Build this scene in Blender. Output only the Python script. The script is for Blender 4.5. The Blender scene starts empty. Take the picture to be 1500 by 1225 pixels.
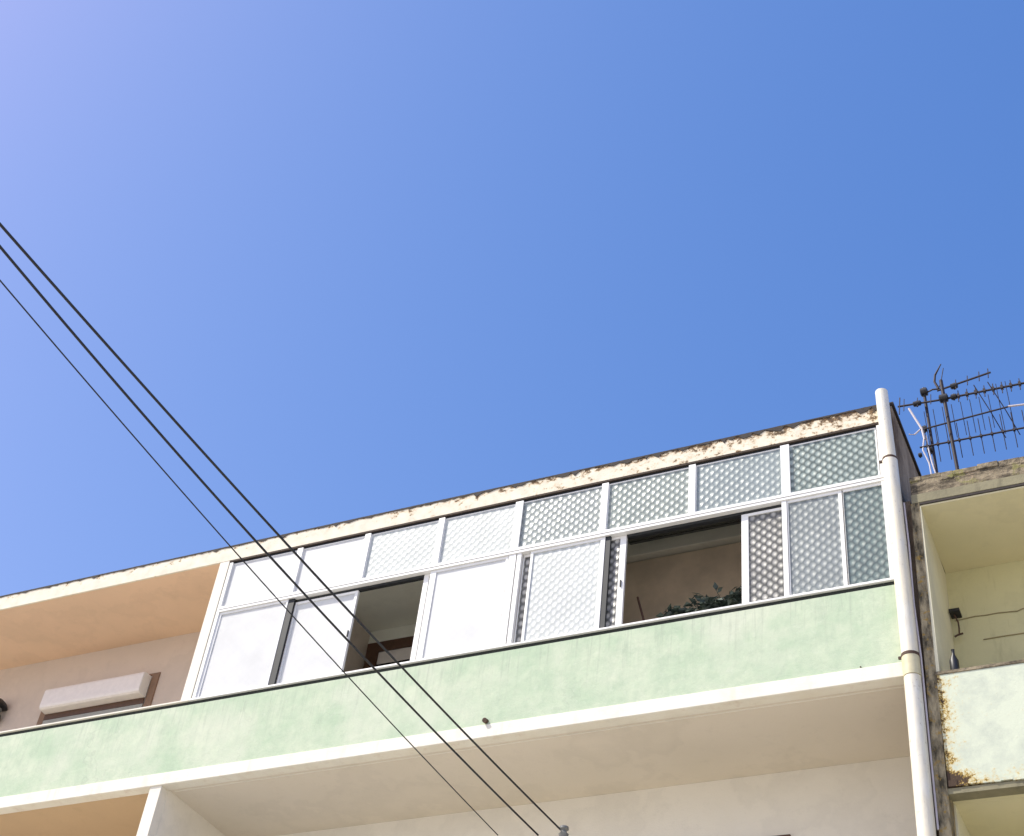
import bpy, bmesh, math, random
from mathutils import Vector, Matrix
random.seed(7)
S = bpy.context.scene
C = S.collection

# ------------------------------------------------------------------ camera
cd = bpy.data.cameras.new("camera"); cam = bpy.data.objects.new("camera", cd); C.objects.link(cam)
r = Vector((0.90182599, 0.42027969, 0.10037366)); u = Vector((0.21425024, -0.63665281, 0.74079015)); f = Vector((-0.37524223, 0.64655872, 0.66419507))
M = Matrix((r, u, -f)).transposed().to_4x4(); M.translation = Vector((0, 0, 1.6))
cam.matrix_world = M
cd.sensor_width = 36; cd.lens = 2108.3 / 1500 * 36; cd.clip_start = 0.05; cd.clip_end = 5000
S.camera = cam

# ------------------------------------------------------------------ sky, sun, exposure
SUN_EL, SUN_AZ = math.radians(51), math.radians(54)      # azimuth measured from -Y (street side) towards -X
sd = Vector((-math.sin(SUN_AZ)*math.cos(SUN_EL), -math.cos(SUN_AZ)*math.cos(SUN_EL), math.sin(SUN_EL)))
w = bpy.data.worlds.new("World"); S.world = w; w.use_nodes = True
nt = w.node_tree; nt.nodes.clear()
sky = nt.nodes.new("ShaderNodeTexSky"); sky.sky_type = 'NISHITA'; sky.sun_disc = False
sky.sun_elevation = SUN_EL; sky.sun_rotation = math.atan2(sd.x, sd.y)
sky.air_density = 1.0; sky.dust_density = 1.5; sky.ozone_density = 2.0; sky.altitude = 50
bg = nt.nodes.new("ShaderNodeBackground"); bg.inputs[1].default_value = 0.15
wo = nt.nodes.new("ShaderNodeOutputWorld")
# colour response of the sky: per-channel gain and gamma (deeper blue away from the sun), red kept below green
sep = nt.nodes.new("ShaderNodeSeparateColor"); com = nt.nodes.new("ShaderNodeCombineColor")
nt.links.new(sky.outputs[0], sep.inputs[0])
def wm(op, a, b):
    x = nt.nodes.new("ShaderNodeMath"); x.operation = op
    for i, v in enumerate((a, b)):
        if isinstance(v, (int, float)): x.inputs[i].default_value = v
        else: nt.links.new(v, x.inputs[i])
    return x.outputs[0]
SKY_GAIN = ((0.625, 1.6), (0.825, 1.03), (1.58, 0.70))
ch = [wm('MULTIPLY', wm('POWER', sep.outputs[i], g_), k_) for i, (k_, g_) in enumerate(SKY_GAIN)]
ch[0] = wm('MINIMUM', ch[0], wm('MULTIPLY', ch[1], 0.93)); ch[1] = wm('MINIMUM', ch[1], wm('MULTIPLY', ch[2], 0.97))
for i in range(3): nt.links.new(ch[i], com.inputs[i])
nt.links.new(com.outputs[0], bg.inputs[0]); nt.links.new(bg.outputs[0], wo.inputs[0])
sl = bpy.data.lights.new("sun", 'SUN'); sl.energy = 3.7; sl.angle = math.radians(0.5); sl.color = (1, 0.945, 0.84)
so = bpy.data.objects.new("sun", sl); C.objects.link(so)
so.rotation_euler = sd.to_track_quat('Z', 'Y').to_euler()
S.view_settings.view_transform = 'Standard'; S.view_settings.look = 'None'; S.view_settings.gamma = 1
S.view_settings.exposure = 0.55

# ------------------------------------------------------------------ material helpers
class NG:
    def __init__(s, name):
        s.m = bpy.data.materials.new(name); s.m.use_nodes = True; s.t = s.m.node_tree; s.t.nodes.clear()
        s.out = s.n("ShaderNodeOutputMaterial"); s.pos = s.n("ShaderNodeNewGeometry").outputs['Position']
    def n(s, k, **p):
        x = s.t.nodes.new(k)
        for a, b in p.items(): setattr(x, a, b)
        return x
    def l(s, a, b): s.t.links.new(a, b)
    def val(s, sock, v):
        if hasattr(v, 'links') or hasattr(v, 'is_linked') and not isinstance(v, (int, float, tuple)): s.l(v, sock)
        else: sock.default_value = v
    def math(s, op, a, b=0.0, c=0.0, clamp=False):  # one math node
        x = s.n("ShaderNodeMath", operation=op, use_clamp=clamp)
        for i, v in enumerate((a, b, c)):
            if isinstance(v, (int, float)): x.inputs[i].default_value = v
            else: s.l(v, x.inputs[i])
        return x.outputs[0]
    def noise(s, scale, detail=4, rough=0.55, stretch=None, off=None):
        v = s.pos
        if stretch or off:
            mp = s.n("ShaderNodeMapping"); s.l(v, mp.inputs[0])
            if stretch: mp.inputs['Scale'].default_value = stretch
            if off: mp.inputs['Location'].default_value = off
            v = mp.outputs[0]
        x = s.n("ShaderNodeTexNoise"); s.l(v, x.inputs['Vector']); x.inputs['Scale'].default_value = scale
        x.inputs['Detail'].default_value = detail; x.inputs['Roughness'].default_value = rough
        return x.outputs['Fac']
    def ramp(s, v, a, b):
        x = s.n("ShaderNodeMapRange"); x.clamp = True; s.l(v, x.inputs[0]); x.inputs[1].default_value = a; x.inputs[2].default_value = b
        return x.outputs[0]
    def mix(s, fac, a, b):
        x = s.n("ShaderNodeMix", data_type='RGBA')
        if isinstance(fac, (int, float)): x.inputs[0].default_value = fac
        else: s.l(fac, x.inputs[0])
        for i, v in ((6, a), (7, b)):
            if isinstance(v, tuple): x.inputs[i].default_value = (*v, 1) if len(v) == 3 else v
            else: s.l(v, x.inputs[i])
        return x.outputs[2]
    def xyz(s):
        x = s.n("ShaderNodeSeparateXYZ"); s.l(s.pos, x.inputs[0]); return x.outputs
    def bump(s, h, strength=0.3, dist=0.01):
        x = s.n("ShaderNodeBump"); s.l(h, x.inputs['Height']); x.inputs['Strength'].default_value = strength; x.inputs['Distance'].default_value = dist
        return x.outputs[0]
    def pbsdf(s, col, rough=0.8, metal=0.0, normal=None, spec=0.5):
        b = s.n("ShaderNodeBsdfPrincipled")
        if isinstance(col, tuple): b.inputs['Base Color'].default_value = (*col, 1)
        else: s.l(col, b.inputs['Base Color'])
        if isinstance(rough, (int, float)): b.inputs['Roughness'].default_value = rough
        else: s.l(rough, b.inputs['Roughness'])
        b.inputs['Metallic'].default_value = metal; b.inputs['Specular IOR Level'].default_value = spec
        if normal is not None: s.l(normal, b.inputs['Normal'])
        return b.outputs[0]
    def done(s, sh): s.l(sh, s.out.inputs[0]); return s.m

def plaster(name, c1, c2, scale=2.2, grain=0.35, dirt=None, dirt_amt=0.0, rough=0.9):
    g = NG(name)
    n1 = g.ramp(g.noise(scale, 6, 0.62), 0.35, 0.68)
    col = g.mix(n1, c1, c2)
    if dirt:
        st = g.ramp(g.noise(3.0, 5, 0.6, (3.0, 3.0, 0.5), (5, 3, 1)), 0.56, 0.78)
        col = g.mix(g.math('MULTIPLY', st, dirt_amt), col, dirt)
    w0 = g.noise(1.3, 5, 0.6, None, (3, 7, 2))
    tide = g.math('MULTIPLY', g.ramp(w0, 0.52, 0.56), g.ramp(w0, 0.68, 0.57))
    col = g.mix(g.math('MULTIPLY', tide, 0.13), col, tuple(x * 0.62 for x in c1))
    col = g.mix(g.math('MULTIPLY', g.ramp(g.noise(5, 6, 0.75, None, (1, 6, 8)), 0.56, 0.70), 0.12), col, tuple(x * 0.55 for x in c1))
    fine = g.noise(60, 4, 0.7)
    col = g.mix(g.math('MULTIPLY', g.ramp(fine, 0.55, 0.8), 0.16), col, tuple(x * 0.6 for x in c1))
    return g.done(g.pbsdf(col, rough, normal=g.bump(g.math('ADD', fine, g.math('MULTIPLY', g.noise(9, 4), 1.5)), grain, 0.008), spec=0.3))

def plain(name, c, rough=0.5, metal=0.0, var=0.15, scale=14, spec=0.5):
    g = NG(name)
    col = g.mix(g.ramp(g.noise(scale, 5, 0.6), 0.35, 0.7), c, tuple(x * (1 - var) for x in c))
    return g.done(g.pbsdf(col, rough, metal, spec=spec))

MAT = {}
# green painted render: cloudy, with paler and darker repainted patches
g = NG('green_render')
a = g.ramp(g.noise(1.7, 6, 0.65, (1, 1, 1.3)), 0.36, 0.64)
b = g.ramp(g.noise(8, 7, 0.75, (1, 1, 0.8), (4, 0, 2)), 0.42, 0.66)
col = g.mix(a, (0.44, 0.545, 0.38), (0.57, 0.625, 0.465))
col = g.mix(g.math('MULTIPLY', b, 0.55), col, (0.38, 0.47, 0.34))
c2 = g.ramp(g.noise(1.1, 4, 0.6, None, (9, 9, 3)), 0.48, 0.66)
col = g.mix(g.math('MULTIPLY', c2, 0.6), col, (0.61, 0.63, 0.50))
c3 = g.ramp(g.noise(14, 6, 0.75, (1, 1, 1), (2, 8, 3)), 0.56, 0.68)
col = g.mix(g.math('MULTIPLY', c3, 0.35), col, (0.64, 0.66, 0.55))
st = g.ramp(g.noise(6.0, 5, 0.65, (5.0, 5.0, 0.25), (1, 3, 1)), 0.52, 0.74)
x, y, z = g.xyz()[:3]
col = g.mix(g.math('MULTIPLY', g.math('MULTIPLY', st, g.ramp(z, 8.55, 9.24)), 0.6), col, (0.30, 0.34, 0.27))
vo = g.n("ShaderNodeTexVoronoi", feature='DISTANCE_TO_EDGE'); vo.inputs['Scale'].default_value = 0.55
mp = g.n("ShaderNodeVectorMath", operation='ADD'); nz = g.n("ShaderNodeTexNoise"); nz.inputs['Scale'].default_value = 2.5; nz.inputs['Detail'].default_value = 6
g.l(g.pos, nz.inputs['Vector']); g.l(g.pos, mp.inputs[0]); g.l(nz.outputs['Color'], mp.inputs[1]); g.l(mp.outputs[0], vo.inputs['Vector'])
crack = g.math('MULTIPLY', g.ramp(vo.outputs['Distance'], 0.006, 0.002), g.ramp(g.noise(0.9, 2, 0.5, None, (7, 1, 5)), 0.5, 0.6))
col = g.mix(g.math('MULTIPLY', crack, 0.18), col, (0.26, 0.29, 0.23))
fine = g.noise(45, 4, 0.7)
MAT['green'] = g.done(g.pbsdf(col, 0.88, normal=g.bump(g.math('ADD', fine, g.math('MULTIPLY', g.noise(6, 4), 2.0)), 0.28, 0.010), spec=0.3))
# cream fascia with rust and concrete showing through along its top edge, more towards the drainpipe end
def fascia_mat(name, base, base2, worst, z0, z1, xa, xb):
    g = NG(name); x, y, z = g.xyz()[:3]
    n = g.noise(8.0, 8, 0.75, (1.0, 1.0, 1.2)); n2 = g.noise(24, 5, 0.7)
    h = g.ramp(z, z0, z1)
    amt = g.ramp(x, xa, xb)
    sc = g.math('ADD', g.math('MULTIPLY', n, 1.0), g.math('MULTIPLY', g.math('POWER', h, 2.0), 0.16))
    sc = g.math('ADD', sc, g.math('MULTIPLY', amt, worst)); sc = g.math('ADD', sc, g.math('MULTIPLY', n2, 0.12))
    chip = g.ramp(sc, 0.725, 0.775); halo = g.ramp(sc, 0.66, 0.77)
    col = g.mix(g.ramp(g.noise(8, 5), 0.35, 0.7), base, base2)
    col = g.mix(g.math('MULTIPLY', halo, 0.7), col, (0.62, 0.42, 0.20))
    rust = g.mix(g.ramp(g.noise(26, 5, 0.7), 0.4, 0.62), (0.06, 0.045, 0.035), (0.22, 0.13, 0.06))
    col = g.mix(chip, col, rust)
    return g.done(g.pbsdf(col, 0.88, normal=g.bump(g.math('SUBTRACT', g.math('MULTIPLY', n2, 0.5), chip), 0.5, 0.012), spec=0.3))
MAT['fascia'] = fascia_mat('weathered_cream_fascia', (0.79, 0.73, 0.59), (0.66, 0.60, 0.48), 0.125, 11.2, 11.385, -9.5, -2.2)
MAT['band'] = plaster('cream_band_paint', (0.84, 0.81, 0.70), (0.80, 0.75, 0.62), 3.0, 0.25, (0.55, 0.40, 0.28), 0.35)
MAT['peach'] = plaster('peach_soffit_paint', (0.78, 0.545, 0.365), (0.72, 0.51, 0.34), 1.0, 0.15)
MAT['peach_wall'] = plaster('pinkish_beige_wall', (0.64, 0.53, 0.43), (0.60, 0.50, 0.41), 1.3, 0.2)
MAT['taupe'] = plaster('taupe_soffit_paint', (0.76, 0.69, 0.575), (0.72, 0.655, 0.54), 0.9, 0.15)
MAT['taupe_wall'] = plaster('taupe_wall_paint', (0.84, 0.795, 0.69), (0.80, 0.755, 0.65), 1.2, 0.2)
MAT['ochre'] = plaster('brown_ochre_soffit', (0.62, 0.45, 0.27), (0.57, 0.41, 0.25), 1.0, 0.2)
MAT['sage'] = plaster('sage_ceiling_paint', (0.88, 0.87, 0.75), (0.86, 0.85, 0.73), 1.2, 0.15)
MAT['loggia_wall'] = plaster('brownish_loggia_wall', (0.66, 0.55, 0.42), (0.60, 0.50, 0.38), 1.5, 0.2)
MAT['post'] = plaster('cream_post_paint', (0.83, 0.79, 0.68), (0.80, 0.74, 0.62), 4.0, 0.2)
MAT['ground_wall'] = plaster('pale_render', (0.62, 0.58, 0.48), (0.55, 0.52, 0.43), 1.0, 0.3)
# end wall: dark, water stained render
g = NG('stained_end_wall')
col = g.mix(g.ramp(g.noise(2.5, 6, 0.7, (1, 1, 0.4)), 0.38, 0.62), (0.36, 0.29, 0.21), (0.12, 0.08, 0.05))
col = g.mix(g.ramp(g.noise(5, 6, 0.7), 0.55, 0.7), col, (0.26, 0.19, 0.11))
MAT['end_wall'] = g.done(g.pbsdf(col, 0.95, normal=g.bump(g.noise(30, 5), 0.6, 0.02), spec=0.2))
MAT['bitumen'] = plain('dark_roof_edge', (0.045, 0.035, 0.03), 0.85, var=0.5, scale=30)
MAT['joint_shade'] = plain('dark_green_joint', (0.02, 0.026, 0.018), 0.7, var=0.5, scale=20)
MAT['brown_line'] = plain('brown_drip_strip', (0.075, 0.05, 0.035), 0.8, var=0.4)
MAT['alu'] = plain('white_window_metal', (0.84, 0.83, 0.79), 0.35, var=0.06, scale=9)
MAT['alu_dark'] = plain('near_black_trim', (0.014, 0.016, 0.018), 0.6, var=0.3)  # near-black; paints shade into window gaps, also colours the latches
MAT['wood'] = plain('brown_painted_wood', (0.11, 0.05, 0.025), 0.55, var=0.4, scale=22)
MAT['white_box'] = plain('white_shutter_housing', (0.85, 0.78, 0.72), 0.5, var=0.08)
MAT['black'] = plain('black_metal', (0.015, 0.015, 0.017), 0.45)
MAT['antenna'] = plain('oxidised_dark_metal', (0.026, 0.016, 0.022), 0.7, 0.0, var=0.5, scale=30)
MAT['dark_glass'] = plain('dark_window_glass', (0.012, 0.014, 0.018), 0.06)
MAT['cable'] = plain('black_cable_rubber', (0.012, 0.012, 0.016), 0.55)
MAT['ceramic'] = plain('grey_glazed_ceramic', (0.22, 0.22, 0.2), 0.3, var=0.4)
MAT['white_cable'] = plain('white_plastic_cable', (0.58, 0.53, 0.54), 0.5)
MAT['slats'] = plain('dark_ceiling_slats', (0.10, 0.10, 0.085), 0.6, var=0.3)
MAT['concrete'] = plaster('raw_concrete', (0.36, 0.34, 0.31), (0.27, 0.26, 0.24), 3, 0.5)
MAT['asphalt'] = plaster('street_asphalt', (0.34, 0.33, 0.31), (0.30, 0.29, 0.27), 1.5, 0.5)
MAT['paving'] = plaster('pale_paving', (0.60, 0.56, 0.49), (0.54, 0.50, 0.43), 2, 0.3)
MAT['terracotta'] = plain('terracotta_clay', (0.30, 0.12, 0.06), 0.8, var=0.2)
MAT['rust'] = plain('rusty_steel', (0.10, 0.055, 0.035), 0.8, var=0.5, scale=40)
MAT['pole'] = plaster('utility_pole_wood', (0.16, 0.12, 0.085), (0.11, 0.08, 0.06), 4, 0.6)
g = NG('plant_leaf')
col = g.mix(g.ramp(g.noise(14, 3), 0.4, 0.62), (0.02, 0.034, 0.028), (0.05, 0.07, 0.05))
MAT['leaf'] = g.done(g.pbsdf(col, 0.5))
# drainpipe: white plastic, aged cream stretch below the upper joint
g = NG('white_pipe_plastic')
x, y, z = g.xyz()[:3]
col = g.mix(g.ramp(g.noise(6, 5, 0.6, (2, 2, 0.5)), 0.35, 0.7), (0.74, 0.72, 0.65), (0.64, 0.62, 0.54))
ya = g.math('MULTIPLY', g.ramp(g.noise(1.6, 4, 0.6, (2, 2, 1.2), (0, 0, 4.4)), 0.40, 0.62), 0.75)
col = g.mix(ya, col, (0.78, 0.70, 0.52))
col = g.mix(g.math('MULTIPLY', g.ramp(g.noise(9, 6, 0.75, (3, 3, 0.35), (2, 2, 2)), 0.50, 0.72), 0.45), col, (0.40, 0.38, 0.32))
col = g.mix(g.math('MULTIPLY', g.ramp(g.noise(22, 5, 0.7), 0.60, 0.70), 0.6), col, (0.34, 0.28, 0.20))
MAT['pipe'] = g.done(g.pbsdf(col, 0.42, normal=g.bump(g.noise(18, 3), 0.1, 0.01)))
# neighbour: chalky pale paint with rust bursting along its left edge and foot
g = NG('chalky_peeling_paint'); x, y, z = g.xyz()[:3]
n = g.noise(17, 8, 0.8); n2 = g.noise(48, 5, 0.7)
edge = g.math('POWER', g.ramp(x, -1.48, -1.75), 1.5); foot = g.math('MULTIPLY', g.ramp(z, 7.42, 7.30), g.math('ADD', 0.62, g.math('MULTIPLY', 0.38, g.ramp(x, -1.2, -1.6))))
sc = g.math('ADD', n, g.math('ADD', g.math('MULTIPLY', edge, 0.27), g.math('MULTIPLY', foot, 0.22)))
sc = g.math('ADD', sc, g.math('MULTIPLY', g.math('SUBTRACT', n2, 0.5), 0.35))
col = g.mix(g.ramp(g.noise(2.6, 6, 0.65, None, (3, 1, 0)), 0.45, 0.68), (0.61, 0.65, 0.51), (0.45, 0.49, 0.41))
col = g.mix(g.ramp(sc, 0.62, 0.72), col, (0.60, 0.54, 0.34))
col = g.mix(g.ramp(sc, 0.71, 0.77), col, (0.42, 0.27, 0.045))
col = g.mix(g.ramp(sc, 0.775, 0.81), col, (0.07, 0.045, 0.03))
MAT['n_parapet'] = g.done(g.pbsdf(col, 0.9, normal=g.bump(sc, 0.4, 0.01), spec=0.3))
g = NG('mossy_concrete')
col = g.mix(g.ramp(g.noise(7, 7, 0.72, (1, 1, 2.2)), 0.40, 0.60), (0.34, 0.28, 0.19), (0.085, 0.07, 0.05))
col = g.mix(g.ramp(g.noise(5, 6, 0.7, (1, 1, 1.6), (2, 7, 1)), 0.54, 0.63), col, (0.27, 0.25, 0.10))
col = g.mix(g.ramp(g.noise(9, 6, 0.7, None, (6, 3, 9)), 0.58, 0.66), col, (0.36, 0.28, 0.19))
MAT['mossy'] = g.done(g.pbsdf(col, 0.95, normal=g.bump(g.noise(22, 6, 0.7), 0.8, 0.03), spec=0.2))
g = NG('stained_pier')
col = g.mix(g.ramp(g.noise(6, 6, 0.7, (2, 2, 0.6)), 0.38, 0.62), (0.42, 0.35, 0.22), (0.07, 0.06, 0.04))
col = g.mix(g.ramp(g.noise(16, 6, 0.7), 0.55, 0.66), col, (0.36, 0.23, 0.06))
MAT['pier'] = g.done(g.pbsdf(col, 0.95, normal=g.bump(g.noise(30, 6, 0.7), 0.7, 0.02), spec=0.2))
MAT['khaki_grey'] = plaster('khaki_grey_render', (0.30, 0.27, 0.17), (0.22, 0.20, 0.13), 4.0, 0.4, (0.08, 0.07, 0.05), 0.7)
MAT['loggia_pink'] = plaster('pale_pinkish_inner_wall', (0.78, 0.68, 0.58), (0.72, 0.62, 0.53), 2.0, 0.3)
MAT['n_soffit'] = plaster('khaki_soffit_paint', (0.76, 0.69, 0.45), (0.71, 0.655, 0.42), 1.4, 0.15)
MAT['n_wall'] = plaster('khaki_yellow_wall', (0.64, 0.60, 0.35), (0.59, 0.555, 0.32), 1.4, 0.25, (0.2, 0.17, 0.08), 0.4)
MAT['n_side'] = plaster('pale_khaki_side_wall', (0.74, 0.70, 0.50), (0.66, 0.62, 0.45), 2.0, 0.25)

def patterned(name, dot, back, dotfac=1.0, trans=0.25, rough=0.34, lucent=0.15, bumpk=1.0):
    g = NG(name); x, y, z = g.xyz()[:3]
    P, Q = 0.104, 0.094
    def cell(ox, oz):
        fx = g.math('SUBTRACT', g.math('FRACT', g.math('ADD', g.math('DIVIDE', x, P), 100 + ox)), 0.5)
        fz = g.math('SUBTRACT', g.math('FRACT', g.math('ADD', g.math('DIVIDE', z, Q), 100 + oz)), 0.5)
        fx = g.math('MULTIPLY', fx, P); fz = g.math('MULTIPLY', fz, Q * 0.80)
        return g.math('SQRT', g.math('ADD', g.math('MULTIPLY', fx, fx), g.math('MULTIPLY', fz, fz)))
    d = g.math('MINIMUM', cell(0, 0), cell(0.5, 0.5))
    wob = g.math('MULTIPLY', g.math('SUBTRACT', g.noise(25, 2), 0.5), 0.012)
    m = g.ramp(g.math('ADD', d, wob), 0.031, 0.011)
    m = g.math('MULTIPLY', m, g.math('MULTIPLY', dotfac, g.math('ADD', 0.62, g.math('MULTIPLY', 0.76, g.ramp(g.noise(2.6, 4, 0.6, None, (4, 2, 6)), 0.3, 0.7)))), clamp=True)
    col = g.mix(m, back, dot)
    col = g.mix(g.math('MULTIPLY', g.ramp(g.noise(3, 4), 0.4, 0.7), 0.25), col, tuple(v * 0.75 for v in back))
    nr = g.bump(g.math('ADD', g.math('MULTIPLY', d, 30.0 * bumpk), g.math('MULTIPLY', g.noise(2.2, 3), 2.5 * bumpk)), 0.5, 0.01)
    p = g.pbsdf(col, rough, normal=nr, spec=0.9)
    tl = g.n("ShaderNodeBsdfTranslucent"); g.l(col, tl.inputs[0]); m2 = g.n("ShaderNodeMixShader"); m2.inputs[0].default_value = lucent
    g.l(p, m2.inputs[1]); g.l(tl.outputs[0], m2.inputs[2]); p = m2.outputs[0]
    tr = g.n("ShaderNodeBsdfTransparent"); tr.inputs[0].default_value = (0.8, 0.9, 0.86, 1)
    ms = g.n("ShaderNodeMixShader")
    g.l(g.math('MULTIPLY', g.math('SUBTRACT', 1.0, m), trans), ms.inputs[0]); g.l(p, ms.inputs[1]); g.l(tr.outputs[0], ms.inputs[2])
    return g.done(ms.outputs[0])
MAT['pat_a'] = patterned('pebbled_glass', (0.58, 0.62, 0.59), (0.39, 0.43, 0.41), 1.0, 0.15, 0.3, 0.3)
MAT['pat_b'] = patterned('pebbled_glass_greenish', (0.48, 0.54, 0.50), (0.345, 0.39, 0.36), 1.0, 0.15, 0.3, 0.3)
MAT['pat_c'] = patterned('pebbled_glass_bluish', (0.43, 0.49, 0.48), (0.36, 0.415, 0.415), 1.0, 0.1, 0.3, 0.3)
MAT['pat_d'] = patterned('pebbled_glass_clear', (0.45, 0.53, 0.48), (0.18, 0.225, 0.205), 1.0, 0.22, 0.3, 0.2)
MAT['pat_e'] = patterned('pebbled_glass_grey', (0.42, 0.45, 0.43), (0.29, 0.32, 0.31), 1.0, 0.15, 0.3, 0.2)
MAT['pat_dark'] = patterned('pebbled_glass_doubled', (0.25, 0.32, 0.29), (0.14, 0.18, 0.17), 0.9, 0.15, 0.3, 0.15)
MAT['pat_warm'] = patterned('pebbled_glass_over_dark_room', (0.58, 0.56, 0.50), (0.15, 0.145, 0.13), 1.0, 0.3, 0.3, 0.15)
MAT['pat_mid'] = patterned('pebbled_glass_bright', (0.79, 0.81, 0.79), (0.62, 0.65, 0.62), 1.0, 0.03, 0.34, 0.25, 0.5)
MAT['pat_pale'] = patterned('pebbled_glass_pale', (0.80, 0.82, 0.80), (0.66, 0.70, 0.67), 1.0, 0.0, 0.34, 0.35, 0.45)  # paler copy of the pebbled glass, some sun glare in its colour
MAT['pat_glare'] = patterned('pebbled_glass_glare', (0.93, 0.935, 0.92), (0.92, 0.925, 0.91), 0.6, 0.0, 0.34, 0.45, 0.06)  # same pebbled glass, sun glare painted in as near-white

# ------------------------------------------------------------------ mesh helpers (vertices in world metres, object origin moved to its middle)
class MB:
    def __init__(s): s.b = bmesh.new()
    def box(s, x0, x1, y0, y1, z0, z1, bev=0.0):
        vs = [s.b.verts.new((x, y, z)) for z in (z0, z1) for y in (y0, y1) for x in (x0, x1)]
        F = [(0, 2, 3, 1), (4, 5, 7, 6), (0, 1, 5, 4), (2, 6, 7, 3), (0, 4, 6, 2), (1, 3, 7, 5)]
        fs = [s.b.faces.new([vs[i] for i in q]) for q in F]
        if bev:
            es = list({e for q in fs for e in q.edges})
            bmesh.ops.bevel(s.b, geom=es, offset=bev, segments=2, affect='EDGES', profile=0.5)
        return s
    def prism(s, pts, axis, a, b):
        """pts: outline in the two other axes; extruded along axis from a to b"""
        def mk(p, t):
            return {'x': (t, p[0], p[1]), 'y': (p[0], t, p[1]), 'z': (p[0], p[1], t)}[axis]
        A = [s.b.verts.new(mk(p, a)) for p in pts]; B = [s.b.verts.new(mk(p, b)) for p in pts]
        s.b.faces.new(A); s.b.faces.new(B[::-1]); n = len(pts)
        for i in range(n): s.b.faces.new((A[i], B[i], B[(i + 1) % n], A[(i + 1) % n]))
        return s
    def tube(s, pts, rad, seg=8, cap=True):
        pts = [Vector(p) for p in pts]; rads = rad if isinstance(rad, (list, tuple)) else [rad] * len(pts)
        rings = []; ref = None
        for i, p in enumerate(pts):
            d = (pts[min(i + 1, len(pts) - 1)] - pts[max(i - 1, 0)])
            if d.length < 1e-9: d = Vector((0, 0, 1))
            d.normalize()
            if ref is None: ref = Vector((1, 0, 0)) if abs(d.x) < 0.8 else Vector((0, 1, 0))
            a = d.cross(ref)
            if a.length < 1e-4: a = d.orthogonal()
            a.normalize(); b_ = d.cross(a)
            rings.append([s.b.verts.new(p + (a * math.cos(2 * math.pi * k / seg) + b_ * math.sin(2 * math.pi * k / seg)) * rads[i]) for k in range(seg)])
        for A, B in zip(rings, rings[1:]):
            for k in range(seg): s.b.faces.new((A[k], A[(k + 1) % seg], B[(k + 1) % seg], B[k]))
        if cap: s.b.faces.new(rings[0][::-1]); s.b.faces.new(rings[-1])
        return s
    def lathe(s, c, prof, seg=20):
        rings = []
        for r_, z in prof:
            rings.append([s.b.verts.new((c[0] + max(r_, 1e-4) * math.cos(2 * math.pi * k / seg), c[1] + max(r_, 1e-4) * math.sin(2 * math.pi * k / seg), c[2] + z)) for k in range(seg)])
        for A, B in zip(rings, rings[1:]):
            for k in range(seg): s.b.faces.new((A[k], A[(k + 1) % seg], B[(k + 1) % seg], B[k]))
        s.b.faces.new(rings[0][::-1]); s.b.faces.new(rings[-1])
        return s
    def build(s, name, mat, parent=None, smooth=False, label=None):
        bmesh.ops.recalc_face_normals(s.b, faces=s.b.faces)
        cs = [v.co for v in s.b.verts]
        lo = Vector([min(c[i] for c in cs) for i in range(3)]); hi = Vector([max(c[i] for c in cs) for i in range(3)])
        o_ = (lo + hi) / 2
        if parent is None: o_.z = lo.z
        for v in s.b.verts: v.co -= o_
        if smooth:
            for q in s.b.faces: q.smooth = True
            for e in s.b.edges:
                if len(e.link_faces) == 2 and e.calc_face_angle(0) > 0.7: e.smooth = False
        me = bpy.data.meshes.new(name); s.b.to_mesh(me); s.b.free()
        me.materials.append(MAT[mat] if isinstance(mat, str) else mat)
        o = bpy.data.objects.new(name, me); C.objects.link(o)
        wp = WORLD.get(parent.name, Vector()) if parent is not None else Vector()
        o.location = o_ - wp; WORLD[o.name] = o_
        if parent is not None: o.parent = parent
        if label: o['label'] = label
        return o
WORLD = {}
def thing(name, label, cat, loc, group=None):
    o = bpy.data.objects.new(name, None); C.objects.link(o); o.location = loc; o.empty_display_size = 0.2
    o['label'] = label; o['category'] = cat; WORLD[o.name] = Vector(loc)
    if group: o['group'] = group
    return o
def tag(o, label, cat, group=None):
    o['label'] = label; o['category'] = cat
    if group: o['group'] = group
    return o
def struct(o): o['kind'] = 'structure'; return o
def B(name, mat, parent, *a, bev=0.0, label=None): return MB().box(*a, bev=bev).build(name, mat, parent, label=label)

# ------------------------------------------------------------------ ground, street
o = MB(); n = 4; R_ = 400
for i in range(n):
    for j in range(n):
        x0, x1 = -R_ + 2 * R_ * i / n, -R_ + 2 * R_ * (i + 1) / n; y0, y1 = -R_ + 2 * R_ * j / n, -R_ + 2 * R_ * (j + 1) / n
        o.b.faces.new([o.b.verts.new((x0, y0, 0)), o.b.verts.new((x1, y0, 0)), o.b.verts.new((x1, y1, 0)), o.b.verts.new((x0, y1, 0))])
bmesh.ops.remove_doubles(o.b, verts=o.b.verts, dist=0.001)
struct(o.build('ground', 'paving'))
o = MB(); o.b.faces.new([o.b.verts.new(v) for v in ((-90, 1.8, 0.004), (60, 1.8, 0.004), (60, 8.2, 0.004), (-90, 8.2, 0.004))]); struct(o.build('road', 'asphalt'))
struct(B('pavement', 'paving', None, -90, 60, 8.2, 10.46, 0.008, 0.13, bev=0.01))
struct(B('pavement', 'paving', None, -90, 60, -1.6, 1.8, 0.008, 0.13, bev=0.01))

# ------------------------------------------------------------------ main apartment building
F = 10.5                                   # facade plane
XL, XR = -20.0, -1.93
bld = thing('apartment_building', 'green and cream apartment building with a glazed top-floor loggia', 'building', (-11, F, 0))
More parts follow.
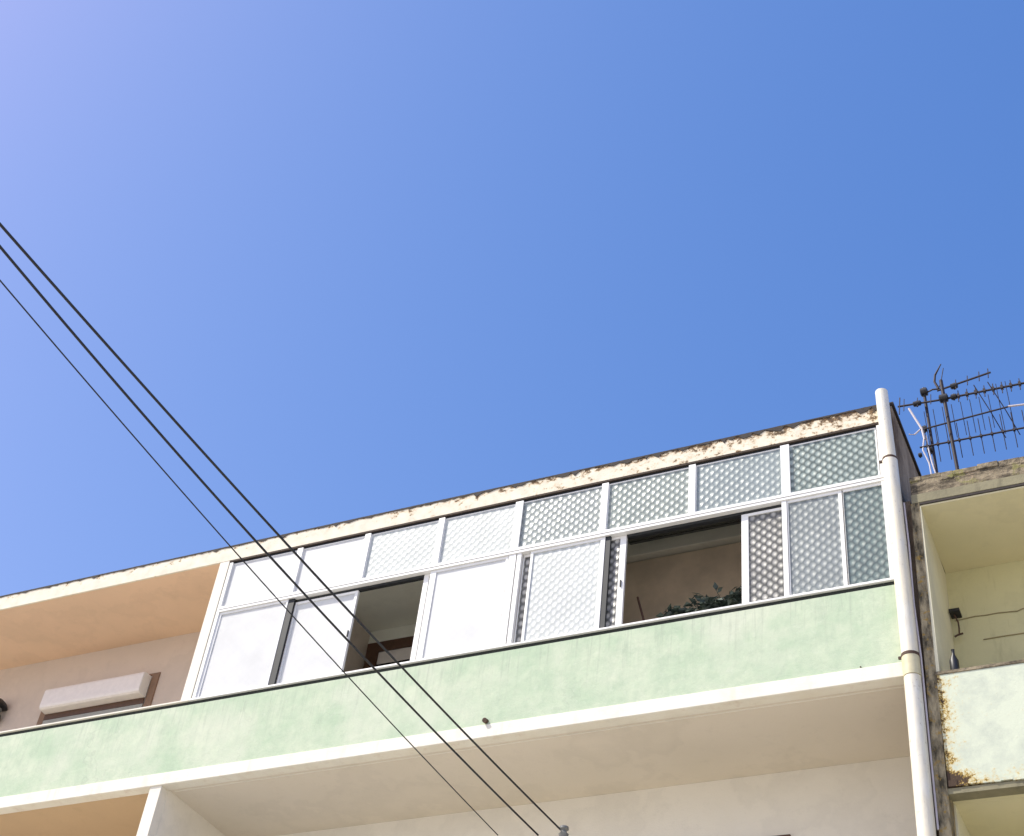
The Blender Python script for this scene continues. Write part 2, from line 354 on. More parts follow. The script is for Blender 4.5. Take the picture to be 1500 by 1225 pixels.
# roof slab: soffits in two colours, so the slab is two bodies meeting at the loggia post
def slab(name, mat, x0, x1, z0, z1, y0=F + 0.02, y1=16.0, label=None): return B(name, mat, bld, x0, x1, y0, y1, z0, z1, label=label)
slab('soffit', 'peach', XL, -9.60, 11.164, 11.30, label='peach underside of the roof slab over the open balcony')
slab('soffit', 'sage', -9.60, XR, 11.164, 11.30, label='sage ceiling inside the glazed loggia')
# roof fascia and its ragged dark roof edge
fm = MB()
zs0, zs1 = 11.164, 11.372
fm.box(XL, XR, F - 0.0, F + 0.02, zs0, zs1)
fm.build('roof_fascia', 'fascia', bld)
B('roof', 'bitumen', bld, XL, XR - 0.002, F + 0.02, 16.0, 11.30, 11.372)
em = MB(); x = XL; prev = 0.012; pts = []
while x < XR:
    d = 0.006 + random.random() ** 4 * 0.045 * (0.6 + 0.9 * max(0, (x + 12) / 10))
    pts.append((x, d)); x += random.uniform(0.015, 0.09)
pts.append((XR, 0.012))
for (xa, da), (xb, db) in zip(pts, pts[1:]):
    em.prism([(xa, 11.372 - da), (xb, 11.372 - db), (xb, 11.380 + 0.003 * random.random()), (xa, 11.380)], 'y', F - 0.008, F + 0.06)
em.build('roof_edge', 'bitumen', bld)
B('drip_strip', 'brown_line', bld, -9.6, XR, F + 0.004, F + 0.024, 11.146, 11.162)
# end wall of the building, seen edge-on beside the drainpipe
B('end_wall', 'end_wall', bld, XR, XR + 0.03, F + 0.03, 16.0, 0.13, 11.36)
B('end_wall_coping', 'bitumen', bld, XR - 0.02, XR + 0.05, F + 0.03, 16.0, 11.374, 11.41)
B('rear_wall', 'ground_wall', bld, XL, XR, 16.0, 16.2, 0, 11.37)
# top-floor parapet
B('parapet', 'green', bld, XL, XR, F, F + 0.12, 8.438, 9.238)
B('parapet_joint', 'joint_shade', bld, XL, XR, F + 0.014, F + 0.11, 9.239, 9.284)  # recessed joint, its green-black colour carries the shade under the sill
B('sill', 'alu', bld, -9.6, XR, F - 0.014, F + 0.13, 9.285, 9.3055, bev=0.003)
B('parapet_cap', 'post', bld, XL, -9.602, F - 0.014, F + 0.13, 9.285, 9.303, bev=0.003)
bm_ = MB().box(XL, XR, F - 0.012, F + 0.12, 8.298, 8.436, bev=0.006); bm_.build('floor_band', 'band', bld)
# lower soffit
slab('soffit', 'ochre', XL, -9.70, 8.31, 8.43, F + 0.121, 16.0, ); slab('soffit', 'taupe', -9.70, XR, 8.31, 8.43, F + 0.121, 16.0)
# drip groove just behind the band (a shallow step line)
B('drip_groove', 'taupe_wall', bld, -9.6, XR - 0.1, F + 0.16, F + 0.172, 8.302, 8.312)
# posts / partitions
B('partition', 'post', bld, -9.73, -9.60, F + 0.004, 11.67, 9.305, 11.163)
B('partition', 'post', bld, -9.795, -9.650, F + 0.004, F + 0.12, 5.56, 8.297)
B('partition', 'taupe_wall', bld, -9.795, -9.647, F + 0.121, 11.82, 5.56, 8.3095)
# back walls, top floor: left balcony, loggia with a deeper doorway
B('back_wall', 'peach_wall', bld, XL, -9.74, 11.67, 11.85, 8.43, 11.163)
B('back_wall', 'loggia_pink', bld, -9.60, -8.71, 11.67, 12.45, 8.43, 11.163)
B('back_wall', 'loggia_pink', bld, -7.35, -5.6, 11.67, 12.45, 8.43, 11.163)
B('back_wall', 'loggia_wall', bld, -5.6, XR - 0.02, 11.67, 12.45, 8.43, 11.163)
B('back_wall', 'sage', bld, -8.71, -7.35, 12.30, 12.45, 8.43, 11.163)
B('side_wall', 'loggia_wall', bld, XR - 0.12, XR - 0.02, F + 0.13, 11.67, 8.43, 11.163)
# doorway in the recess
d = MB(); d.box(-8.66, -8.50, 12.22, 12.30, 8.43, 10.93); d.box(-8.50, -7.45, 12.22, 12.30, 10.80, 10.93); d.box(-7.60, -7.45, 12.22, 12.30, 8.43, 10.80)
df = d.build('door_frame', 'wood', bld)
B('door_panel', 'white_box', bld, -8.50, -7.60, 12.25, 12.29, 10.63, 10.799)
B('door_glass', 'dark_glass', bld, -8.50, -7.60, 12.25, 12.29, 8.5, 10.628)
# shuttered window behind the wide opening
B('shutter_box', 'ground_wall', bld, -5.5, -2.9, 11.52, 11.668, 10.93, 11.12, bev=0.01)
sh = MB()
for k in range(2): sh.box(-5.4, -3.0, 11.60, 11.635, 10.905 - 0.85 * (k + 1) + 0.006, 10.905 - 0.85 * k, bev=0.003)
sh.build('roller_shutter', plain('tan_shutter_slats', (0.66, 0.52, 0.38), 0.6, var=0.25, scale=3), bld)
sl_ = MB()
for k in range(12): sl_.box(-5.0, -2.95, 10.66 + k * 0.075, 10.66 + k * 0.075 + 0.055, 11.085, 11.10)
sl_.build('ceiling_shade_slats', 'slats', bld)  # added dark slats, they paint the dim ceiling over the wide opening
MAT['tiles'] = plain('pale_floor_tiles', (0.80, 0.78, 0.72), 0.4)
B('loggia_floor', 'tiles', bld, XL, XR, F + 0.125, 16, 8.432, 8.46)

# ---- glazing of the loggia
mull = [-9.585, -8.62, -7.73, -6.80, -5.865, -4.88, -3.93, -2.97, -2.04]
y0, y1 = F + 0.008, F + 0.062
for i, mx in enumerate(mull):
    hw = 0.036 if i not in (4, 7) else 0.044
    fr = MB()
    if i == 0: fr.box(-9.585, -9.545, y0, y1, 9.305, 11.13)
    elif i == 8: fr.box(-2.06, -2.0, y0, y1, 9.305, 11.13)
    else: fr.box(mx - hw, mx + hw, y0, y1, 10.503, 11.13)
    fr.build('mullion', 'alu', bld)

t = MB(); t.box(-9.56, -2.0, y0 - 0.008, y1, 10.468, 10.502); t.box(-9.56, -2.0, y0 - 0.003, y1, 10.436, 10.463); t.build('transom_rail', 'alu', bld)
B('transom_gasket', 'brown_line', bld, -9.56, -2.0, y0 + 0.012, y1, 10.462, 10.469)
B('head_shade_bar', 'alu_dark', bld, -9.58, -2.0, y0 + 0.02, y1 + 0.02, 11.125, 11.160)  # near-black bar: the shaded gap over the panes put into colour
g_up = ['pat_glare', 'pat_glare', 'pat_pale', 'pat_pale', 'pat_a', 'pat_b', 'pat_c', 'pat_d']  # one glass left to right: sun glare painted in, then darker copies
for i in range(8):
    a, b = mull[i] + 0.03, mull[i + 1] - 0.03
    w_ = MB(); e = 0.014; za, zb = 10.503, 11.124
    w_.box(a, b, y0 + 0.022, y0 + 0.034, za, za + e); w_.box(a, b, y0 + 0.022, y0 + 0.034, zb - e, zb)
    w_.box(a, a + e, y0 + 0.022, y0 + 0.034, za + e, zb - e); w_.box(b - e, b, y0 + 0.022, y0 + 0.034, za + e, zb - e)
    bead = w_.build('fixed_window', 'alu', bld)
    B('pane', g_up[i], bead, a + e, b - e, y0 + 0.026, y0 + 0.031, za + e, zb - e)

def sash(x0, x1, glass, track, zt=10.434, zb=9.306, wl=0.045, wr=0.045, wt=0.03, wb=0.03, mat='alu'):
    yy = F + (0.024 if track == 0 else 0.0605)
    s_ = MB()
    s_.box(x0, x0 + wl, yy, yy + 0.034, zb, zt, bev=0.002); s_.box(x1 - wr, x1, yy, yy + 0.034, zb, zt, bev=0.002)
    s_.box(x0 + wl, x1 - wr, yy + 0.001, yy + 0.033, zt - wt, zt); s_.box(x0 + wl, x1 - wr, yy + 0.001, yy + 0.033, zb, zb + wb)
    so_ = s_.build('sliding_window', mat, bld)
    B('pane', glass, so_, x0 + wl, x1 - wr, yy + 0.012, yy + 0.018, zb + wb, zt - wt)
    return so_
sash(-9.545, -8.625, 'pat_glare', 0, wl=0.03, wr=0.02)
sash(-8.546, -7.745, 'pat_glare', 1, zt=10.40, wl=0.02, wr=0.035)
B('gap_shade_strip', 'alu_dark', bld, -8.622, -8.548, F + 0.030, F + 0.0585, 9.306, 10.434)  # near-black strip standing in for the shaded gap between two sashes
B('top_shade_strip', 'alu_dark', bld, -8.615, -6.93, F + 0.0625, F + 0.110, 10.405, 10.434)  # dark strip, paints the shadow line under the transom rail
sash(-6.84, -5.925, 'pat_glare', 0, wl=0.07, wr=0.03)
sash(-6.935, -6.0, 'pat_glare', 1, wl=0.06, wr=0.05)
m_ = MB(); m_.box(-5.915, -5.835, F + 0.016, F + 0.062, 9.306, 10.434); m_.box(-5.822, -5.775, F + 0.018, F + 0.062, 9.306, 10.434); m_.build('window_post', 'alu', bld)
sash(-5.770, -5.0, 'pat_warm', 1, wl=0.012, wr=0.05)
sash(-5.670, -4.845, 'pat_mid', 0, wl=0.03, wr=0.05)
B('gap_shade_strip', 'alu_dark', bld, -4.843, -4.790, F + 0.030, F + 0.0585, 9.306, 10.434)  # dark bar painted where the gap beside the sash lies in shade
sash(-5.5, -4.63, 'pat_warm', 1, wl=0.05, wr=0.065)
sash(-3.435, -2.75, 'pat_warm', 1, zt=10.40, wl=0.07, wr=0.05)
B('top_shade_strip', 'alu_dark', bld, -4.62, -3.03, F + 0.0625, F + 0.110, 10.405, 10.434)  # same painted shadow line above the wide opening
B('window_post', 'alu', bld, -3.02, -2.972, F + 0.016, F + 0.060, 9.306, 10.434)
sash(-2.968, -2.44, 'pat_e', 0, wl=0.01, wr=0.035)
sash(-2.43, -2.055, 'pat_dark', 0, wl=0.004, wr=0.008)

# ---- left balcony: window with roller-shutter housing
wf = MB()
wf.box(-13.02, -11.25, 11.655, 11.672, 10.61, 10.64); wf.box(-11.35, -11.25, 11.65, 11.673, 9.3, 10.61); wf.box(-13.02, -12.93, 11.65, 11.673, 9.3, 10.61)
wn = wf.build('window', plain('brown_window_reveal', (0.26, 0.16, 0.10), 0.8), bld)
hp = []   # rounded housing
hp = [(11.652, 10.590), (11.545, 10.590), (11.52, 10.58), (11.51, 10.555), (11.505, 10.345), (11.515, 10.315), (11.54, 10.30), (11.652, 10.295)]
MB().prism(hp, 'x', -12.92, -11.37).build('shutter_housing', 'white_box', wn)
for xe in (-12.925, -11.369): MB().prism([(p_[0] + (0.004 if p_[0] < 11.6 else 0), p_[1]) for p_ in hp], 'x', xe, xe + 0.004).build('end_cap', 'alu', wn)
B('gap_shade_board', 'wood', wn, -12.92, -11.37, 11.64, 11.652, 10.21, 10.292)  # dark board put in for the shaded gap below the housing
B('shutter', plain('grey_shutter', (0.36, 0.35, 0.30), 0.6), wn, -12.92, -11.37, 11.645, 11.655, 9.3, 10.208)
# wall lantern, cut by the photo's left edge
la = thing('wall_lantern', 'black metal wall lantern on the beige balcony wall at the left edge', 'lamp', (-13.80, 11.60, 10.25))
MB().lathe((-13.73, 11.56, 10.48), [(0.0, 0.13), (0.05, 0.11), (0.12, 0.05), (0.14, 0.0), (0.05, -0.01)]).build('lamp_cap', 'black', la, True)
MB().lathe((-13.73, 11.56, 10.38), [(0.05, 0.09), (0.075, 0.08), (0.06, 0.0)]).build('lamp_glass', 'ceramic', la, True)
MB().lathe((-13.73, 11.56, 10.27), [(0.02, -0.02), (0.05, 0.0), (0.10, 0.06), (0.09, 0.10), (0.05, 0.11)]).build('lamp_base', 'black', la, True)
B('bracket', 'black', la, -13.75, -13.71, 11.56, 11.67, 10.33, 10.37)

# ---- lower floors (mostly outside the photo)
B('back_wall', 'peach_wall', bld, XL, -9.80, 11.82, 12.0, 5.55, 8.309)
B('back_wall', 'taupe_wall', bld, -9.646, XR - 0.02, 11.82, 12.0, 5.55, 8.309)
lw = MB(); lw.box(-4.7, -3.40, 11.79, 11.825, 7.60, 7.67); lw.box(-4.7, -4.63, 11.79, 11.825, 6.4, 7.60); lw.box(-3.47, -3.40, 11.79, 11.825, 6.4, 7.60)
lwo = lw.build('window', 'wood', bld); B('pane', 'dark_glass', lwo, -4.63, -3.47, 11.80, 11.81, 6.4, 7.60)
for zf in (5.572,):
    B('parapet', 'green', bld, XL, XR, F, F + 0.12, zf, zf + 0.80)
    B('floor_band', 'band', bld, XL, XR, F - 0.012, F + 0.12, zf - 0.14, zf - 0.002)
    B('parapet_cap', 'post', bld, XL, XR, F - 0.006, F + 0.13, zf + 0.802, zf + 0.83)
    slab('soffit', 'taupe', XL, XR, zf - 0.13, zf - 0.01, F + 0.121, 16.0)
B('back_wall', 'taupe_wall', bld, XL, XR - 0.02, 11.82, 12.0, 2.7, 5.44)
B('parapet', 'green', bld, XL, XR, F, F + 0.12, 2.706, 3.5)
B('floor_band', 'band', bld, XL, XR, F - 0.012, F + 0.12, 2.566, 2.704)
slab('soffit', 'taupe', XL, XR, 2.58, 2.69, F + 0.121, 16.0)
B('ground_floor_wall', 'ground_wall', bld, XL, XR, F + 0.03, F + 0.25, 0.13, 2.56)
for xx in (-18, -14, -10.5, -7, -3.8):
    dw = MB(); dw.box(xx - 0.55, xx + 0.55, F - 0.0, F + 0.028, 0.135, 2.25); dd = dw.build('door', 'wood', bld)
    B('handle', 'alu', dd, xx + 0.40, xx + 0.44, F - 0.05, F - 0.001, 1.05, 1.2)

# ---- drainpipe on the corner
py = 10.434
pp = MB().tube([(-1.965, py, 11.475), (-1.962, py, 11.30), (-1.948, py, 10.59)], [0.060, 0.061, 0.062], 28, cap=False).build('drainpipe', 'pipe', bld, True)
MB().tube([(-1.948, py, 10.585), (-1.944, py, 10.0), (-1.936, py, 8.43)], [0.070, 0.070, 0.071], 28).build('pipe_section', 'pipe', pp, True)
MB().tube([(-1.936, py, 8.425), (-1.936, py, 8.24)], [0.074, 0.074], 28).build('pipe_socket', plain('yellowed_plastic', (0.62, 0.56, 0.36), 0.5), pp, True)
MB().tube([(-1.936, py, 8.235), (-1.945, py, 6.8), (-1.95, py, 0.13)], [0.070, 0.071, 0.072], 28).build('pipe_section', 'pipe', pp, True)
for zc, xc, rr in ((10.60, -1.948, 0.068), (8.44, -1.936, 0.0765), (5.4, -1.94, 0.075)):
    c_ = MB().tube([(xc, py, zc - 0.014), (xc, py, zc + 0.014)], rr, 28); c_.box(xc - 0.012, xc + 0.012, py + 0.06, F + 0.01, zc - 0.012, zc + 0.012)
    c_.box(xc - 0.10, xc - 0.058, py - 0.01, py + 0.01, zc - 0.012, zc + 0.010)
    c_.build('pipe_clamp', 'rust', pp)
# latches on the sliding windows
for lx in (-7.762, -4.662):
    MB().box(lx - 0.007, lx + 0.007, F + 0.046, F + 0.0595, 9.80, 9.88, bev=0.003).build('latch', 'alu_dark', bld)

MB().tube([(-1.868, 10.48, 10.1), (-1.862, 10.478, 9.6), (-1.872, 10.48, 9.0), (-1.858, 10.476, 8.45), (-1.865, 10.48, 6.9)], 0.009, 8).build('wall_cable', 'white_cable', bld, True)
# ---- two small fixings on the facade
for nm, (cx, cz), rr, lb in (('spout', (-5.925, 8.475), 0.024, 'small dark drain spout on the green parapet near the cables'), ('spout', (-2.37, 8.452), 0.006, 'tiny dark stub on the cream band near the drainpipe')):
    MB().tube([(cx, F - rr * 1.9, cz - 0.5 * rr), (cx, F + 0.01, cz)], rr, 10).build(nm, 'rust', bld, label=lb)

# ------------------------------------------------------------------ plants and stick behind the wide opening
def leafy(root, c, nst, hgt, spread, size):
    m = MB(); rnd = random.Random(int(abs(c[0]) * 100))
    st = MB()
    for i in range(nst):
        a = rnd.uniform(0, 6.28); sp = rnd.uniform(0.1, 1) * spread
        tip = Vector((c[0] + math.cos(a) * sp, c[1] + math.sin(a) * sp * 0.35, c[2] + hgt * rnd.uniform(0.5, 1.0)))
        base = Vector(c); mid = (base + tip) / 2 + Vector((0, 0, hgt * 0.15))
        st.tube([base, mid, tip], [0.005, 0.004, 0.002], 5)
        for k in range(8):
            tt = 0.35 + 0.65 * k / 7
            p = base.lerp(mid, tt * 2) if tt < 0.5 else mid.lerp(tip, tt * 2 - 1)
            d = Vector((rnd.uniform(-1, 1), rnd.uniform(-0.5, 0.5), rnd.uniform(-0.5, 0.6))).normalized()
            s_ = d.cross(Vector((rnd.uniform(-1, 1), rnd.uniform(-1, 1), 1))).normalized(); L = size * rnd.uniform(0.7, 1.4)
            q = [p, p + d * L * 0.4 + s_ * L * 0.24, p + d * L - Vector((0, 0, L * 0.2)), p + d * L * 0.4 - s_ * L * 0.24]
            m.b.faces.new([m.b.verts.new(v) for v in q])
    st.build('stem', 'leaf', root); m.build('leaves', 'leaf', root)
def pot(root, c, r_): MB().lathe(c, [(r_ * 0.7, 0), (r_, 0.16), (r_ * 1.1, 0.16), (r_ * 1.1, 0.19), (r_ * 0.9, 0.19)]).build('pot', 'terracotta', root, True)
B('bounce_shelf', 'tiles', bld, -9.5, -2.1, F + 0.131, F + 0.42, 9.22, 9.25)  # added shelf under the pots, whitened and lengthened to bounce sunlight upward
p1 = thing('potted_plant', 'big dark leafy plant at the right of the wide window opening', 'plant', (-3.66, 10.80, 9.25), 'plants behind the wide opening')
pot(p1, (-3.66, 10.80, 9.25), 0.10); leafy(p1, (-3.66, 10.80, 9.42), 55, 0.25, 0.42, 0.09)
p2 = thing('potted_plant', 'smaller low plant left of the big one in the wide window opening', 'plant', (-4.12, 10.78, 9.25), 'plants behind the wide opening')
pot(p2, (-4.12, 10.78, 9.25), 0.08); leafy(p2, (-4.12, 10.78, 9.42), 26, 0.16, 0.26, 0.09)
tag(MB().tube([(-4.62, 10.9, 9.90), (-4.42, 10.78, 9.25)], 0.012, 6).build('wooden_stick', 'wood'), 'thin brown stick leaning inside the wide window opening', 'stick')

# ------------------------------------------------------------------ neighbouring building on the right
nb = thing('apartment_building', 'lower khaki building with mossy roof slab and rust-stained pale parapet', 'building', (2.0, F, 0))
NX0, NX1 = -1.74, 7.0
fz = MB(); fz.box(-1.80, NX1, F, 16.0, 10.085, 10.37, bev=0.012)
fz.build('roof_slab', 'mossy', nb)
B('fascia_board', 'khaki_grey', nb, -1.802, NX1, F - 0.006, F + 0.05, 10.087, 10.185, bev=0.003)
mo = MB(); rnd = random.Random(3); x = -1.80
while x < NX1:
    w2 = rnd.uniform(0.06, 0.25); mo.box(x, x + w2, F - 0.012 * rnd.random() - 0.004, F + 0.2, 10.345 - 0.05 * rnd.random() ** 2, 10.375 + 0.02 * rnd.random(), bev=0.006); x += w2
mo.build('roof_edge', 'mossy', nb)
B('fascia_groove', 'bitumen', nb, -1.74, NX1, F - 0.003, F + 0.05, 10.062, 10.083)
B('soffit', 'n_soffit', nb, -1.74, NX1, F + 0.01, 16.0, 10.045, 10.06)
B('back_wall', 'n_wall', nb, -1.75, NX1, 11.57, 11.75, 7.25, 10.044)
MB().prism([(-1.80, 10.5), (-1.725, 10.5), (-1.745, 11.569), (-1.80, 11.569)], 'z', 8.30, 10.044).build('side_wall', 'n_side', nb)
MB().prism([(-1.812, 10.084), (-1.735, 10.084), (-1.752, 8.31), (-1.765, 7.19), (-1.80, 4.0), (-1.80, 0.13), (-1.87, 0.13), (-1.862, 7.19), (-1.838, 8.31)], 'y', F - 0.005, F + 0.20).build('pier', 'pier', nb)
B('parapet', 'n_parapet', nb, -1.755, NX1, F - 0.002, F + 0.12, 7.272, 8.262)
B('parapet_coping', 'mossy', nb, -1.76, NX1, F - 0.010, F + 0.14, 8.264, 8.292, bev=0.004)
rb = MB(); x = -1.755
while x < NX1:
    w2 = rnd.uniform(0.04, 0.16); rb.box(x, x + w2, F - 0.008 - 0.006 * rnd.random(), F + 0.03, 7.245 + 0.012 * rnd.random(), 7.285 + 0.02 * rnd.random()); x += w2
rb.build('peeling_edge', 'n_parapet', nb)
B('slab_edge', 'khaki_grey', nb, -1.765, NX1, F + 0.004, F + 0.13, 7.195, 7.243)
B('soffit', 'n_soffit', nb, -1.80, NX1, F + 0.201, 16.0, 7.205, 7.25)
B('soffit', 'n_soffit', nb, -1.762, NX1, F + 0.131, F + 0.2, 7.207, 7.25)
B('back_wall', 'n_wall', nb, -1.75, NX1, 11.57, 11.75, 4.45, 7.204)
B('side_wall', 'n_side', nb, -1.80, -1.75, F + 0.201, 11.569, 4.45, 7.204)
B('parapet', 'n_parapet', nb, -1.79, NX1, F - 0.002, F + 0.12, 4.40, 5.40)
B('soffit', 'n_soffit', nb, -1.79, NX1, F + 0.131, 16.0, 4.36, 4.45)
B('ground_floor_wall', 'ground_wall', nb, -1.79, NX1, F + 0.02, F + 0.25, 0.13, 4.395)
B('infill_wall', 'end_wall', nb, XR + 0.035, -1.83, F + 0.09, F + 0.3, 0.13, 10.2)
# wall mouldings on the back wall: a ragged crack-like ledge and a cable run
for zc, x0, x1, seed in ((9.50, -1.70, -0.3, 1), (9.24, -1.48, -0.2, 5)):
    rn = random.Random(seed); pts = [];x = x0
    while x < x1: pts.append((x, 11.565, zc + rn.uniform(-0.012, 0.012))); x += rn.uniform(0.05, 0.2)
    MB().tube(pts, 0.006, 6).build('wall_cable', plain('painted_over_cable', (0.30, 0.25, 0.13), 0.8, scale=5), nb)
ck = thing('clothes_line_bracket', 'small dark metal bracket with chain on the khaki balcony wall', 'bracket', (-1.67, 11.55, 9.2))
B('bracket', 'black', ck, -1.735, -1.64, 11.44, 11.565, 9.515, 9.545)
MB().tube([(-1.70, 11.50, 9.52), (-1.675, 11.52, 9.44), (-1.67, 11.50, 9.36), (-1.675, 11.50, 9.30)], 0.008, 6).build('chain', 'rust', ck)
MB().tube([(-1.72, 11.5, 9.275), (-1.69, 11.5, 9.29), (-1.64, 11.5, 9.30)], 0.010, 6).build('hook', 'rust', ck)
bt = MB().lathe((-1.61, 10.575, 8.293), [(0.034, 0), (0.038, 0.01), (0.038, 0.13), (0.014, 0.19), (0.013, 0.235), (0.016, 0.24)], 14)
tag(bt.build('bottle', 'black', None, True), 'black bottle standing on the coping of the pale rust-stained parapet', 'bottle')

# ------------------------------------------------------------------ television antennas on the neighbour's roof
AY = 12.3
def antenna(label, loc): return thing('television_antenna', label, 'antenna', loc, 'antennas on the mossy roof')
a1 = antenna('television antenna on the right-hand mast, with long and short toothed booms', (-1.58, AY, 10.37))
MB().tube([(-1.535, AY, 10.37), (-1.596, AY, 11.87), (-1.645, AY, 13.22)], 0.020, 8).build('mast', 'antenna', a1)
def jbox(root, x0, x1, y0, y1, z0, z1):
    xc, yc, zc = (x0 + x1) / 2, (y0 + y1) / 2, (z0 + z1) / 2; h = (x1 - x0) * 0.42; r_ = (z1 - z0) * 0.42
    MB().tube([(xc - h, yc, zc), (xc - h * 0.8, yc, zc), (xc + h * 0.8, yc, zc + 0.004), (xc + h, yc, zc + 0.004)], [r_ * 0.55, r_, r_, r_ * 0.5], 12).tube([(xc, yc, zc + r_ * 1.25), (xc, yc, zc - r_ * 1.35)], r_ * 0.35, 6).build('junction_box', 'black', root, True)
def boom(root, p, q, r_=0.011): return MB().tube([p, q], r_, 6).build('boom', 'antenna', root)
def elem(root, c, d, L, r_=0.0058): c = Vector(c); d = Vector(d).normalized() * L / 2; return MB().tube([c - d, c + d], r_, 5).build('element', 'antenna', root)
boom(a1, (-1.70, AY, 13.075), (-1.10, AY, 13.178), 0.012)
boom(a1, (-1.60, AY, 12.93), (0.15, AY, 12.89), 0.013)
for xx in (-1.49, -1.36, -1.23, -1.13): elem(a1, (xx, AY, 13.075 + (xx + 1.70) * 0.17), (0.02, 0.3, 1), 0.20)
x = -1.48
while x < 0.1:
    elem(a1, (x, AY, 12.93 - (x + 1.6) * 0.023), (0.0, 0.25, 1), 0.22); B('clip', 'antenna', a1, x - 0.014, x + 0.014, AY - 0.02, AY + 0.02, 12.91 - (x + 1.6) * 0.023, 12.955 - (x + 1.6) * 0.023); x += 0.094
MB().tube([(-1.68, AY, 13.10), (-1.715, AY, 13.22), (-1.70, AY, 13.32), (-1.62, AY, 13.47)], [0.016, 0.014, 0.012, 0.006], 6).build('folded_dipole', 'antenna', a1)
MB().tube([(-1.68, AY, 13.10), (-1.64, AY, 13.22), (-1.60, AY, 13.40)], 0.005, 6).build('folded_dipole', 'antenna', a1)
jbox(a1, -1.56, -1.46, AY - 0.04, AY + 0.04, 13.05, 13.13)
jbox(a1, -1.70, -1.58, AY - 0.05, AY + 0.05, 12.88, 13.00)
jbox(a1, -1.57, -1.49, AY - 0.03, AY + 0.03, 12.89, 12.97)
a2 = antenna('television antenna on the left-hand mast, nearest the drainpipe, with lower grid booms', (-1.80, AY, 10.37))
MB().tube([(-1.775, AY + 0.05, 10.37), (-1.821, AY + 0.05, 11.93), (-1.851, AY + 0.05, 13.12)], 0.017, 8).build('mast', 'antenna', a2)
boom(a2, (-2.15, AY, 12.965), (-1.62, AY, 12.925), 0.012)
jbox(a2, -1.99, -1.88, AY - 0.04, AY + 0.04, 12.91, 12.985)
jbox(a2, -1.90, -1.80, AY, AY + 0.09, 13.08, 13.20)
MB().tube([(-1.85, AY + 0.05, 13.12), (-1.75, AY, 13.11), (-1.68, AY, 13.10)], 0.010, 6).build('boom', 'antenna', a2)
for xx, L in ((-2.13, 0.42), (-2.08, 0.30), (-1.93, 0.22), (-1.78, 0.24)): elem(a2, (xx, AY, 12.97), (0.02, 0.3, 1), L * 0.85, 0.007 if L > 0.3 else 0.005)
boom(a2, (-1.93, AY, 12.55), (-0.98, AY, 12.62), 0.010)
boom(a2, (-1.96, AY, 12.30), (0.1, AY, 12.26), 0.011)
for k in range(10): elem(a2, (-1.86 + 0.10 * k, AY, 12.56 + 0.007 * k), (0, 0.35, -1), 0.40 if k < 8 else 0.6, 0.004)
for xx in (-1.17, -1.02): MB().tube([(xx - 0.12, AY - 0.1, 12.95), (xx, AY, 12.61), (xx + 0.10, AY + 0.15, 12.32)], 0.006, 6).build('brace', 'antenna', a2)
x = -1.88
while x < 0.1:
    elem(a2, (x, AY, 12.30 - (x + 1.96) * 0.02), (0, 0.3, -1), 0.42, 0.0048); B('clip', 'antenna', a2, x - 0.012, x + 0.012, AY - 0.015, AY + 0.015, 12.285 - (x + 1.96) * 0.02, 12.315 - (x + 1.96) * 0.02); x += 0.115
jbox(a2, -1.93, -1.86, AY, AY + 0.08, 12.54, 12.63)
jbox(a2, -1.90, -1.82, AY, AY + 0.08, 12.22, 12.32)
jbox(a2, -1.99, -1.94, AY - 0.03, AY + 0.03, 12.16, 12.22)
MB().tube([(-0.98, AY, 12.625), (-0.45, AY, 12.56)], 0.012, 6).build('element', 'white_cable', a2, label='white rod')
wc = MB(); wc.tube([(-2.03, AY, 12.90), (-1.97, AY, 12.72), (-1.915, AY, 12.56), (-1.90, AY, 12.40)], 0.013, 6); wc.tube([(-1.93, AY, 12.56), (-2.0, AY, 12.50), (-2.06, AY, 12.52)], 0.009, 6)
for k in (0, 2): wc.tube([(-1.90 + 0.01 * k, AY, 12.45), (-1.93 + 0.03 * k, AY, 12.25), (-1.88 + 0.015 * k, AY, 12.05), (-1.87 + 0.025 * k, AY, 11.85), (-1.84 + 0.02 * k, AY, 10.40)], 0.009, 6)
wc.build('coaxial_cable', 'white_cable', a2)

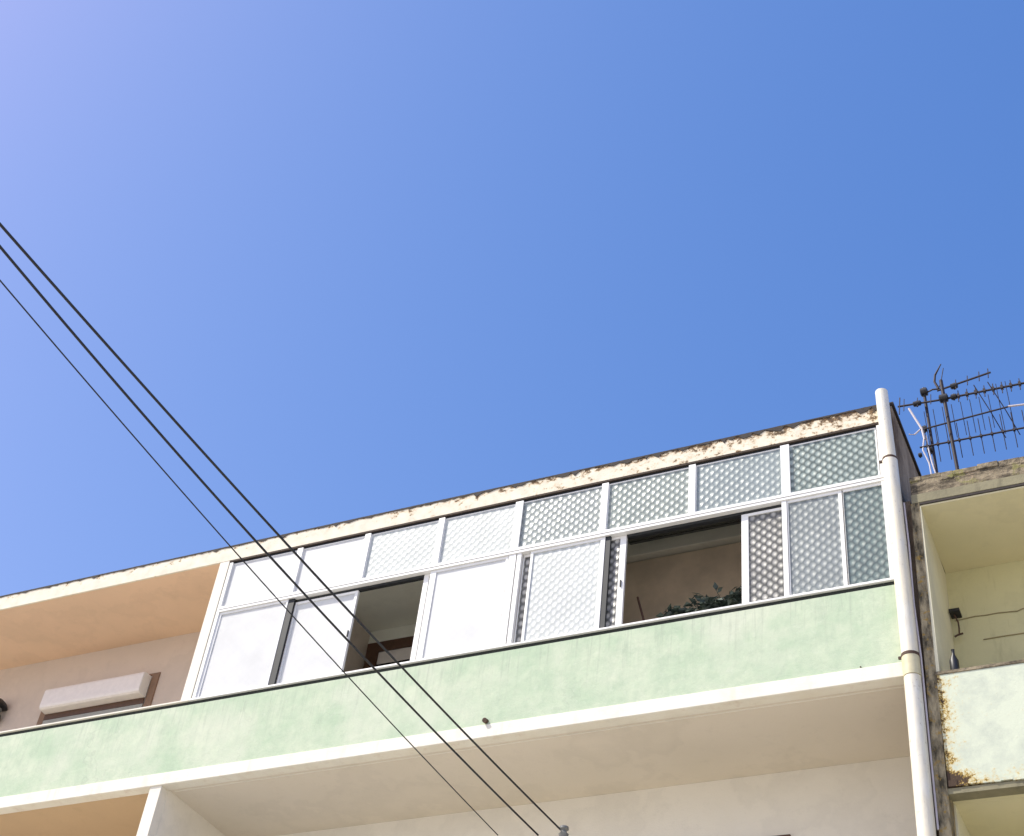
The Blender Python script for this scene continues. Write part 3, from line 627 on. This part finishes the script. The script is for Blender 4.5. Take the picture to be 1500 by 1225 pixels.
# ------------------------------------------------------------------ overhead cables across the street, their rack and pole
G = 'overhead cables crossing the street'
def cable(lb, X, zend, ymin, zmin, zfar, rad):
    pts = []
    yf = -2.6
    for i in range(81):
        yv = 10.33 + (yf - 10.33) * i / 80
        k = (zend - zmin) / (10.33 - ymin) ** 2 if yv > ymin else (zfar - zmin) / (yf - ymin) ** 2
        pts.append((X, yv, zmin + k * (yv - ymin) ** 2))
    o = MB().tube(pts, rad, 8).build('overhead_cable', 'cable', None, True); return tag(o, lb, 'cable', G)
cable('thick black overhead cable, the upper right one of three, ending at the insulator', -4.984, 7.192, 4.7, 7.028, 7.26, 0.0080)
cable('black overhead cable in the middle of the three', -5.186, 7.160, 6.2, 7.055, 7.84, 0.0080)
cable('thinnest black overhead cable, the lower left one of three', -5.574, 7.203, 9.0, 7.198, 7.99, 0.0046)
rk = thing('cable_rack', 'steel rack on the facade holding the three cables below the photo', 'bracket', (-5.27, 10.42, 5.9))
rk['label'] = 'steel bracket with a grey insulator where the right-hand cable ends'
B('crossarm', 'rust', rk, -5.68, -4.86, 10.33, 10.37, 7.06, 7.10)
for xx in (-5.6, -4.93): B('upright', 'rust', rk, xx - 0.02, xx + 0.02, 10.37, 10.41, 5.9, 7.10)
for xx in (-5.6, -4.93): B('stay', 'rust', rk, xx - 0.015, xx + 0.015, 10.41, 10.50, 6.0, 6.04)
for xx, zz in ((-4.955, 7.19), (-5.186, 7.15), (-5.574, 7.165)):
    MB().lathe((xx, 10.35, zz - 0.045), [(0.022, -0.04), (0.040, -0.01), (0.044, 0.005), (0.028, 0.02), (0.026, 0.035), (0.042, 0.05), (0.040, 0.07), (0.015, 0.078)] if xx > -5 else [(0.02, -0.04), (0.025, 0.0), (0.02, 0.02), (0.02, 0.03)], 16).build('insulator', 'ceramic', rk, True)
pl = thing('utility_pole', 'wooden utility pole across the street carrying the overhead cables', 'pole', (-5.3, -2.7, 0))
MB().tube([(-5.3, -2.75, 0), (-5.3, -2.75, 8.6)], [0.15, 0.10], 16).build('trunk', 'pole', pl, True)
B('crossarm', 'pole', pl, -5.9, -4.7, -2.66, -2.56, 7.15, 7.25)
B('crossarm', 'pole', pl, -5.9, -4.9, -2.66, -2.56, 7.76, 7.83)
B('insulator', 'ceramic', pl, -5.60, -5.55, -2.63, -2.58, 7.831, 8.02, bev=0.01)
